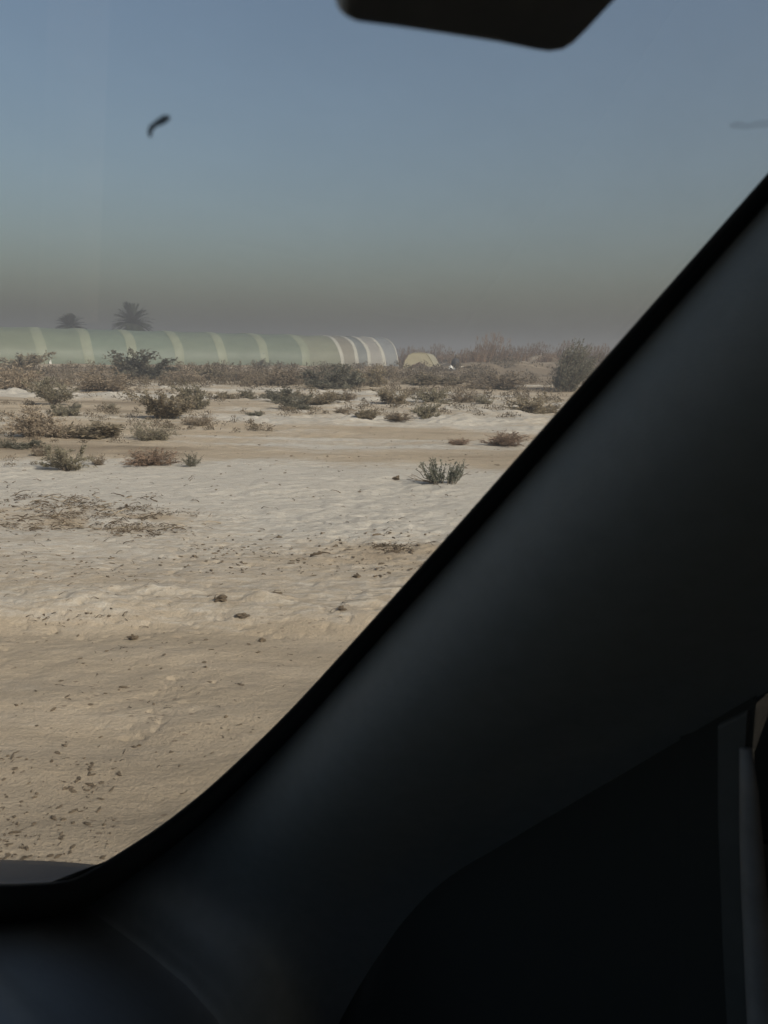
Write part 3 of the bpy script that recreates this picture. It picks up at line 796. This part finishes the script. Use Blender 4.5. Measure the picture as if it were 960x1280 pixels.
brush_pile(170, 652, 120, 44, 60, 'thin scatter of dead stalks trailing right of the wide heap', 32)
brush_pile(492, 684, 60, 12, 26, 'small dark tangle of twigs on the crust beside the pillar', 33)

def clod_thing(px, py, w_, h_, label, seed):
    p, t = ground_hit(px, py); k = t / FPX; g = np.random.default_rng(seed); V, F = blob((0, 0, h_ * .4 * k), w_ * .5 * k, seed, (1, .75, h_ / w_ * .9), .55, 14, 20)
    V = [v + np.array([0, 0, 0]) for v in V]
    o = link('dirt_clod', mesh_data('dirt_clod', np.array(V) * .72, F, M['clod'], False)); o.location = p; tag(o, label, 'clod', 'bigger clods of dirt')
for a in [(276, 750, 20, 10, 'largest dark clod, pointed, on the lip between sand and crust', 1), (304, 769, 24, 5, 'long flat clod lying on sand just below the lip', 2), (345, 747, 18, 6, 'dark flat clod on the lip right of the pointed one', 3), (427, 760, 14, 7, 'dark clod on the lip nearest the pillar', 4),
          (166, 797, 15, 10, 'dark crumbled clod high on the sand below the pointed clod', 5), (495, 599, 12, 9, 'small dark clod left of the open grey-green plant', 6), (327, 798, 13, 7, 'dark clod on the sand midway to the pillar', 7), (447, 722, 15, 8, 'dark clod among crumbs on the crust near the pillar', 8)]: clod_thing(*a)
# one dead branch on the crust
p0, t0 = ground_hit(400, 696); V, F = tube([np.array(q) * t0 / FPX for q in ((-12, -2, 1), (-4, 0, 3), (4, 1, 4.5), (13, 0, 4))], [1.6 * t0 / FPX, 1.4 * t0 / FPX, 1.1 * t0 / FPX, .6 * t0 / FPX], 6)
o = link('dead_branch', mesh_data('dead_branch', V, F, M['twig'])); o.location = p0; tag(o, 'short dark dead branch lying on the crust', 'branch')

# ------------------------------------------------------------------ the car one sits in
PHI = R(55)
CF = np.array([-math.sin(PHI), math.cos(PHI), 0]); CR = np.array([math.cos(PHI), math.sin(PHI), 0]); CZ = np.array([0, 0, 1.0])
def car(f, r, z): return EYE + CF * f + CR * r + CZ * z
A_, BOW, REDGE, HWID = .158, .10, .46, .70
def glass_f(r, z):
    u = (r - (REDGE - HWID)) / HWID
    return A_ - 1.0 * z + BOW * (1 - min(1.3, u * u))
def on_glass(px, py, lift=0.0):
    d = ray(px, py); f, r, z = d @ CF, d @ CR, d[2]
    lo, hi = .01, 2.5
    for _ in range(60):
        m = (lo + hi) / 2
        if f * m - (glass_f(r * m, z * m) - lift) > 0: hi = m
        else: lo = m
    return np.array([f * lo, r * lo, z * lo])
def C(p): return car(*p)

base_car = EYE + CF * (-.6) + CR * (-.35); base_car[2] = 0
carE = empty('car', base_car, 'dark car interior with pillar, dashboard and visor framing the view', 'car')
recess = mat('dark_grey_trim', (.12, .13, .12), .85, spec=.1)
black = mat('black_trim', (.040, .044, .040), .85, spec=.1)
frit = mat('black_glass_border', (.035, .038, .038), .6, spec=.3)
trim = mat('charcoal_plastic', (.185, .210, .212), .6, var=.05, scale=60, spec=.35, bump=.12, bscale=900)
dashm = mat('dashboard_plastic', (.120, .137, .145), .6, var=.05, scale=60, spec=.35, bump=.12, bscale=700)
greym = mat('grey_plastic', (.22, .22, .21), .6, var=.08, scale=30)
paint = mat('blue_grey_paint', (.022, .035, .058), .45, spec=.25)
roofm = mat('headliner_cloth', (.03, .03, .029), .95)

# rails in photograph pixels: inner rim of the black border, and where the trim begins
rail0 = [(1180, -38), (1060, 98), (960, 212), (830, 360), (700, 508), (560, 667), (430, 812), (360, 888), (300, 947), (250, 992), (200, 1031), (150, 1064), (115, 1085), (92, 1096), (68, 1101), (30, 1103), (-10, 1104), (-60, 1106), (-120, 1110)]
rail1 = []
for i, (x, y) in enumerate(rail0):
    x0, y0 = rail0[max(i - 1, 0)]; x1, y1 = rail0[min(i + 1, len(rail0) - 1)]; l_ = math.hypot(x1 - x0, y1 - y0)
    wd = float(np.interp(i, [0, 2, 6, 9, 12, 14, 18], [13, 14, 17, 24, 32, 40, 52])); rail1.append((x + (y1 - y0) / l_ * wd * .98, y - (x1 - x0) / l_ * wd * .98))
E0 = [on_glass(*q) for q in rail0]; E1 = [on_glass(*q) for q in rail1]
def extend(E, lift=0.0):
    top = E[0] + (E[0] - E[1]) / np.linalg.norm(E[0] - E[1]) * .22
    E = [np.array([glass_f(top[1], top[2]), top[1], top[2]])] + E
    last = E[-1]
    for dr in (.08, .2, .4, .65, .9):
        r = last[1] - dr; z = last[2] - .02 * min(1, dr / .2); E.append(np.array([glass_f(r, z), r, z]))
    return E
E0 = extend(E0); E1 = extend(E1)
def resample(E, n):
    E = np.array(E); out = []
    # Catmull-Rom through the rail, then even spacing
    P = []
    for i in range(len(E) - 1):
        p0, p1, p2, p3 = E[max(i - 1, 0)], E[i], E[i + 1], E[min(i + 2, len(E) - 1)]
        for t in np.linspace(0, 1, 12, endpoint=False):
            P.append(.5 * ((2 * p1) + (-p0 + p2) * t + (2 * p0 - 5 * p1 + 4 * p2 - p3) * t * t + (-p0 + 3 * p1 - 3 * p2 + p3) * t ** 3))
    P.append(E[-1]); return np.array(P)
K0, K1 = resample(E0, 0), resample(E1, 0); NK = len(K0)
inw = np.array([-.7071, 0, -.7071])
# black border: on the glass, a hair inside it, with a rolled seal lip at the trim
V = []
for i in range(NK):
    for t, l in ((0, .001), (.0, .004), (.35, .004), (.8, .005), (1.0, .006), (1.04, .003)):
        V.append(C(K0[i] + (K1[i] - K0[i]) * t + inw * l))
part('windscreen_border', V, grid_faces(NK, 6), frit, carE)
# trim loft: pillar profile flowing into the dashboard profile
pil = np.array([(.0, .004), (-.008, .013), (-.016, .028), (-.020, .047), (-.018, .068), (-.007, .091), (.013, .118), (.043, .148), (.078, .180), (.108, .212)])
dsh = np.array([(0, .004), (.012, .002), (.04, .0), (.09, .0), (.15, .004), (.21, .014), (.26, .04), (.285, .10), (.29, .20), (.27, .42)])
beta = np.interp(np.arange(NK) / 12.0, [0, 8.0, 15.5, 30], [0, 0, 1, 1])
def loft(i0, i1):
    V = []
    for i in range(i0, i1):
        b_ = float(sstep(0, 1, beta[i]))
        for j in range(len(pil)):
            o_ = (1 - b_) * (np.array([0, 1.0, 0]) * pil[j, 0] + inw * pil[j, 1]) + b_ * (np.array([-1.0, 0, 0]) * dsh[j, 0] + np.array([0, .12, -1.0]) * dsh[j, 1])
            V.append(C(K1[i] + o_))
    return V, i1 - i0
cut = int(14.0 * 12)
V, n = loft(0, cut + 1); part('pillar_trim', V, grid_faces(n, len(pil)), trim, carE)
V, n = loft(cut, NK); dash = part('dashboard', V, grid_faces(n, len(dsh)), dashm, carE)

# windscreen glass
def glass_mat():
    m = bpy.data.materials.new('windscreen_glass'); m.use_nodes = True; nt = m.node_tree; nt.nodes.clear(); N = nt.nodes.new; L = nt.links.new
    out = N('ShaderNodeOutputMaterial'); tr = N('ShaderNodeBsdfTransparent'); tr.inputs[0].default_value = (.90, .93, .93, 1)
    gl = N('ShaderNodeBsdfGlossy'); gl.inputs['Roughness'].default_value = .02; fr = N('ShaderNodeFresnel'); fr.inputs[0].default_value = 1.42
    mx = N('ShaderNodeMixShader'); L(fr.outputs[0], mx.inputs[0]); L(tr.outputs[0], mx.inputs[1]); L(gl.outputs[0], mx.inputs[2])
    # thin film of dust and wiped streaks
    df = N('ShaderNodeBsdfDiffuse'); df.inputs[0].default_value = (.45, .42, .38, 1)
    tc = N('ShaderNodeTexCoord'); mp = N('ShaderNodeMapping'); mp.inputs['Scale'].default_value = (1, .5, 2.5); mp.inputs['Rotation'].default_value = (.3, .5, .2)
    nz = N('ShaderNodeTexNoise'); nz.inputs['Scale'].default_value = 28; nz.inputs['Detail'].default_value = 5; nz.inputs['Roughness'].default_value = .65
    L(tc.outputs['Object'], mp.inputs[0]); L(mp.outputs[0], nz.inputs['Vector'])
    mr = N('ShaderNodeMapRange'); mr.inputs['From Min'].default_value = .35; mr.inputs['From Max'].default_value = .8; mr.inputs['To Min'].default_value = .02; mr.inputs['To Max'].default_value = .06
    L(nz.outputs['Fac'], mr.inputs[0]); m2 = N('ShaderNodeMixShader'); L(mr.outputs[0], m2.inputs[0]); L(mx.outputs[0], m2.inputs[1]); L(df.outputs[0], m2.inputs[2]); L(m2.outputs[0], out.inputs[0])
    return m
V = []; nz_ = 40
ztop = float(max(K1[:, 2])); 
cen = np.array([REDGE - HWID - .25, .0])
for i in range(NK):
    e = K1[i]
    for q in range(14):
        t = q / 13; r = e[1] + (-.45 - e[1]) * t; z = e[2] + (.12 - e[2]) * t
        V.append(C(np.array([glass_f(r, z), r, z])))
# top and left fan closed by the header and far side
ws = part('windscreen_glass', V, grid_faces(NK, 14), glass_mat(), carE)

# bonnet and wing in front of the windscreen
def bonnet():
    V = []; nf, nr = 26, 22
    for a in range(nf):
        u = a / (nf - 1)
        edge_r = .53 - .08 * u; f0 = .80 + .95 * u
        for b_ in range(nr):
            q = b_ / (nr - 1)
            if q < .8:
                w = q / .8; r = -1.15 + (edge_r + 1.15) * w; cr = .055 * (1 - ((w - .5) * 2) ** 2)
                z = -.642 - .30 * u ** 1.05 - .10 * u * u + cr; f = f0 + .16 * (1 - ((w - .5) * 2) ** 2)
            else:
                w = (q - .8) / .2; a_ = w * 1.4; r = edge_r + .05 * math.sin(a_) + .02 * w; z = -.642 - .30 * u ** 1.05 - .10 * u * u - .07 * (1 - math.cos(a_)) - .5 * max(0, w - .5); f = f0
            V.append(car(f, r, z))
    part('bonnet', V, grid_faces(nf, nr), paint, carE)
    V = []
    for b_ in range(20):
        q = b_ / 19; r = -1.15 + 1.70 * q; f1 = .81 + .16 * (1 - ((q - .5) * 2) ** 2)
        gz = -.60
        for f, z in ((glass_f(r, -.575) - .0, -.572), (glass_f(r, -.62) + .02, -.645), (f1, -.66), (f1 + .1, -.70)): V.append(car(f, r, z))
    part('cowl_panel', V, grid_faces(20, 4), black, carE)
bonnet()

# roof, header, far side, rear, floor: what keeps the cabin dark
V = []
for a in range(12):
    u = a / 11; f = .02 - 2.3 * u
    for b_ in range(13):
        q = b_ / 12; r = -1.15 + (.40 + 1.15) * q; z = .245 + .06 * math.sin(math.pi * u) - .06 * (2 * q - 1) ** 4 + .0 * u
        V.append(car(f, r, z))
part('roof_lining', V, grid_faces(12, 13), roofm, carE)
part('roof_panel', [v + CZ * .035 for v in V], grid_faces(12, 13), paint, carE)
def quad_part(name, pts, m):
    n_ = np.cross(np.array(pts[1]) - pts[0], np.array(pts[2]) - pts[0]); V, F = slab([car(*p) for p in pts], [0, 0, 0] + np.cross(car(*pts[1]) - car(*pts[0]), car(*pts[2]) - car(*pts[0])), .03, .006); return part(name, V, F, m, carE, False)
quad_part('far_side_panel', [(.75, -1.2, -1.1), (.75, -1.2, -.45), (-.1, -1.16, .2), (-2.2, -1.16, .2), (-2.2, -1.2, -1.1)], roofm)
quad_part('rear_panel', [(-2.25, -1.2, -1.1), (-2.25, .6, -1.1), (-2.22, .42, .22), (-2.22, -1.15, .22)], roofm)
quad_part('near_side_panel', [(-1.0, .62, -1.1), (-2.25, .62, -1.1), (-2.22, .42, .24), (-1.0, .44, .24)], roofm)
quad_part('roof_rail', [(.02, .36, .23), (-.30, .505, .165), (-1.1, .455, .19), (-2.2, .40, .19), (-2.2, .34, .26), (.02, .32, .25)], roofm)
quad_part('floor_pan', [(.9, -1.2, -1.1), (.9, .6, -1.1), (-2.25, .6, -1.1), (-2.25, -1.2, -1.1)], black)
quad_part('firewall', [(.80, -1.2, -1.1), (.80, .6, -1.1), (.84, .56, -.76), (.84, -1.2, -.76)], black)
KP = [K1[i] + np.array([0, .106, 0]) + inw * .205 for i in range(0, NK, 6)]
KP = [p for p in KP if .085 < p[0] < .80]
V = []
for p in KP:
    for q in range(6): V.append(car(p[0], p[1] + (max(.66, p[1]) - p[1]) * q / 5, p[2] + (-1.08 - p[2]) * (q / 5) ** 1.5))
part('kick_panel', V, grid_faces(len(KP), 6), black, carE)

# near-side door with its seal, corner trim and glass
door = quad_part('door', [(.16, .71, -1.08), (-1.0, .71, -1.08), (-1.0, .68, -.36), (.02, .665, -.30), (.16, .665, -.34)], black)
def door_sub(name, V, F, m, smooth=True):
    return link(name, mesh_data(name, np.asarray(V, float) - np.array(carE.location), F, m, smooth), door)
def on_r(px, py, r):
    d = ray(px, py); t = r / float(d @ CR); return EYE + d * t
ctr_ = [(932, 936), (936, 985), (939, 1050), (943, 1120), (948, 1190), (955, 1290), (962, 1400)]
V, F = tube([on_r(px, py, .548) for px, py in ctr_], [.004, .006, .0075, .0085, .0095, .011, .012], 8); door_sub('door_seal', V, F, mat('grey_rubber', (.20, .20, .19), .7, var=.15, scale=30))
V, F = slab([on_r(px, py, .60) for px, py in ((850, 720), (1010, 630), (1010, 834), (960, 866), (938, 886), (933, 938), (934, 1400), (850, 1400))], CR, .012); door_sub('mirror_triangle', V, F, black, False)
V, F = slab([on_r(px, py, .556) for px, py in ((897, 908), (934, 890), (931, 940), (936, 1050), (944, 1190), (956, 1400), (915, 1400), (903, 1180), (897, 1020))], CR, .008, .002); door_sub('frame_trim', V, F, mat('door_frame_plastic', (.075, .08, .074), .7, var=.1, scale=30), False)
V, F = slab([on_r(px, py, .595) for px, py in ((943, 940), (966, 876), (1020, 800), (1075, 800), (1012, 1050), (943, 1050))], CR, .012); door_sub('window_divider', V, F, black, False)
V, F = tube([car(*q) for q in ((.05, .61, -.30), (-.35, .51, .165), (-.9, .47, .2), (-1.0, .475, .18), (-1.0, .61, -.34))], [.02] * 5, 8); door_sub('window_frame', V, F, black)
def side_glass():
    m = bpy.data.materials.new('tinted_glass'); m.use_nodes = True; nt = m.node_tree; nt.nodes.clear(); N = nt.nodes.new; L = nt.links.new
    out = N('ShaderNodeOutputMaterial'); tr = N('ShaderNodeBsdfTransparent'); tr.inputs[0].default_value = (.22, .235, .25, 1); gl = N('ShaderNodeBsdfGlossy'); gl.inputs['Roughness'].default_value = .03
    fr = N('ShaderNodeFresnel'); mx = N('ShaderNodeMixShader'); L(fr.outputs[0], mx.inputs[0]); L(tr.outputs[0], mx.inputs[1]); L(gl.outputs[0], mx.inputs[2]); L(mx.outputs[0], out.inputs[0]); return m
V, F = slab([car(*q) for q in ((.10, .617, -.36), (.10, .612, -.235), (-.02, .57, -.02), (-.35, .505, .17), (-.9, .465, .20), (-1.0, .60, -.36))], CR, .004)
door_sub('door_glass', V, F, side_glass(), False)

# sun visor
vz = [(430, -170), (417, -34), (415, -4), (418, 5), (428, 10), (494, 20), (552, 30), (608, 40), (656, 49), (674, 51.5), (691, 49), (704, 41), (720, 25), (750, -8), (784, -44), (910, -170)]
VP = [C(on_glass(px, py, .035)) for px, py in vz]
nrm = np.array(CF * -.7 - CZ * .7); V, F = slab(VP, nrm, .005, .0015)
part('sun_visor', V, F, mat('visor_vinyl', (.42, .46, .48), .75, var=.06, scale=80), carE)

# marks stuck on the glass
def glass_dirt(name, c, cover):
    m = mat(name, c, .9, var=.2, scale=60); nt = m.node_tree; tr = nt.nodes.new('ShaderNodeBsdfTransparent'); mx = nt.nodes.new('ShaderNodeMixShader'); mx.inputs[0].default_value = cover
    nt.links.new(tr.outputs[0], mx.inputs[1]); nt.links.new(nt.nodes['Principled BSDF'].outputs[0], mx.inputs[2]); nt.links.new(mx.outputs[0], nt.nodes['Material Output'].inputs[0]); return m
def smear(pts, wds, label, name, m):
    c0 = C(on_glass(*pts[0])); V, F = [], []; P = [C(on_glass(px, py, .002)) for px, py in pts]
    rad = [w * np.linalg.norm(P[i] - EYE) / FPX for i, w in enumerate(wds)]
    T_, F_ = tube([p - c0 for p in P], rad, 7)
    o = link(name, mesh_data(name, T_, F_, m)); o.location = c0; tag(o, label, 'dirt mark')
smear([(188, 171), (187, 166), (189, 160), (194, 155.5), (200, 152), (206, 148.5), (212, 146)], [1.5, 2.6, 3.0, 2.8, 3.8, 4.2, 2.0], 'dark curled crumb of dirt stuck on the windscreen against the sky', 'dirt_crumb', glass_dirt('dried_dirt', (.05, .06, .07), .72))
fm = glass_dirt('faint_smear', (.16, .18, .20), .09)
smear([(914, 157), (922, 156), (934, 158), (948, 155), (966, 154)], [2.5, 4, 3, 4, 4], 'faint thin smear on the windscreen above the pillar', 'glass_smear', fm)

# ------------------------------------------------------------------ haze
SUN_AZ, SUN_EL = 134.0, 36.0     # clockwise from the view direction
hz = [(sx * 1600, sy * 1600, z) for z in (-2.0, 8.0) for sx, sy in ((-1, -1), (1, -1), (1, 1), (-1, 1))]
hm = bpy.data.materials.new('dusty_air'); hm.use_nodes = True; nt = hm.node_tree; nt.nodes.clear()
out = nt.nodes.new('ShaderNodeOutputMaterial'); pv = nt.nodes.new('ShaderNodeVolumePrincipled'); pv.inputs['Color'].default_value = (.63, .63, .65, 1); pv.inputs['Density'].default_value = .0062; pv.inputs['Anisotropy'].default_value = .2
nt.links.new(pv.outputs[0], out.inputs['Volume'])
ho = link('haze', mesh_data('haze', hz, [(3, 2, 1, 0), (4, 5, 6, 7), (0, 1, 5, 4), (1, 2, 6, 5), (2, 3, 7, 6), (3, 0, 4, 7)], hm, False)); tag(ho, 'thin dusty air over the flat', 'haze', kind='stuff')

# ------------------------------------------------------------------ sky, sun, camera
w = bpy.data.worlds.new('World'); sc.world = w; w.use_nodes = True
nt = w.node_tree; bg = nt.nodes['Background']; sky = nt.nodes.new('ShaderNodeTexSky'); sky.sky_type = 'NISHITA'; sky.sun_disc = False
sky.sun_elevation = R(SUN_EL); sky.sun_rotation = R(SUN_AZ); sky.dust_density = 4.9; sky.air_density = 1.25; sky.ozone_density = 1.0
nt.links.new(sky.outputs[0], bg.inputs['Color']); bg.inputs['Strength'].default_value = .070
sd = bpy.data.lights.new('sun', 'SUN'); sd.energy = 2.75; sd.angle = R(4.0); sd.color = (1, .93, .82)
so = bpy.data.objects.new('sun', sd); COL.objects.link(so)
sdir = Vector((math.sin(R(SUN_AZ)) * math.cos(R(SUN_EL)), math.cos(R(SUN_AZ)) * math.cos(R(SUN_EL)), math.sin(R(SUN_EL))))
so.rotation_euler = sdir.to_track_quat('Z', 'Y').to_euler(); so.location = sdir * 50

cd = bpy.data.cameras.new('camera'); co = bpy.data.objects.new('camera', cd); COL.objects.link(co)
Mx = Matrix.Identity(4)
for i in range(3): Mx[i][0] = RC[i]; Mx[i][1] = UC[i]; Mx[i][2] = -FW[i]; Mx[i][3] = EYE[i]
co.matrix_world = Mx
cd.sensor_fit = 'VERTICAL'; cd.sensor_height = 24.0; cd.lens = FPX * 24.0 / H; cd.clip_start = .01; cd.clip_end = 6000
cd.dof.use_dof = True; cd.dof.focus_distance = 25; cd.dof.aperture_fstop = cd.lens / 1.7
sc.camera = co
sc.view_settings.view_transform = 'Standard'; sc.view_settings.look = 'None'; sc.view_settings.exposure = 0.55; sc.view_settings.gamma = 1
sc.cycles.use_denoising = True
sc.cycles.max_bounces = 8; sc.cycles.transparent_max_bounces = 24
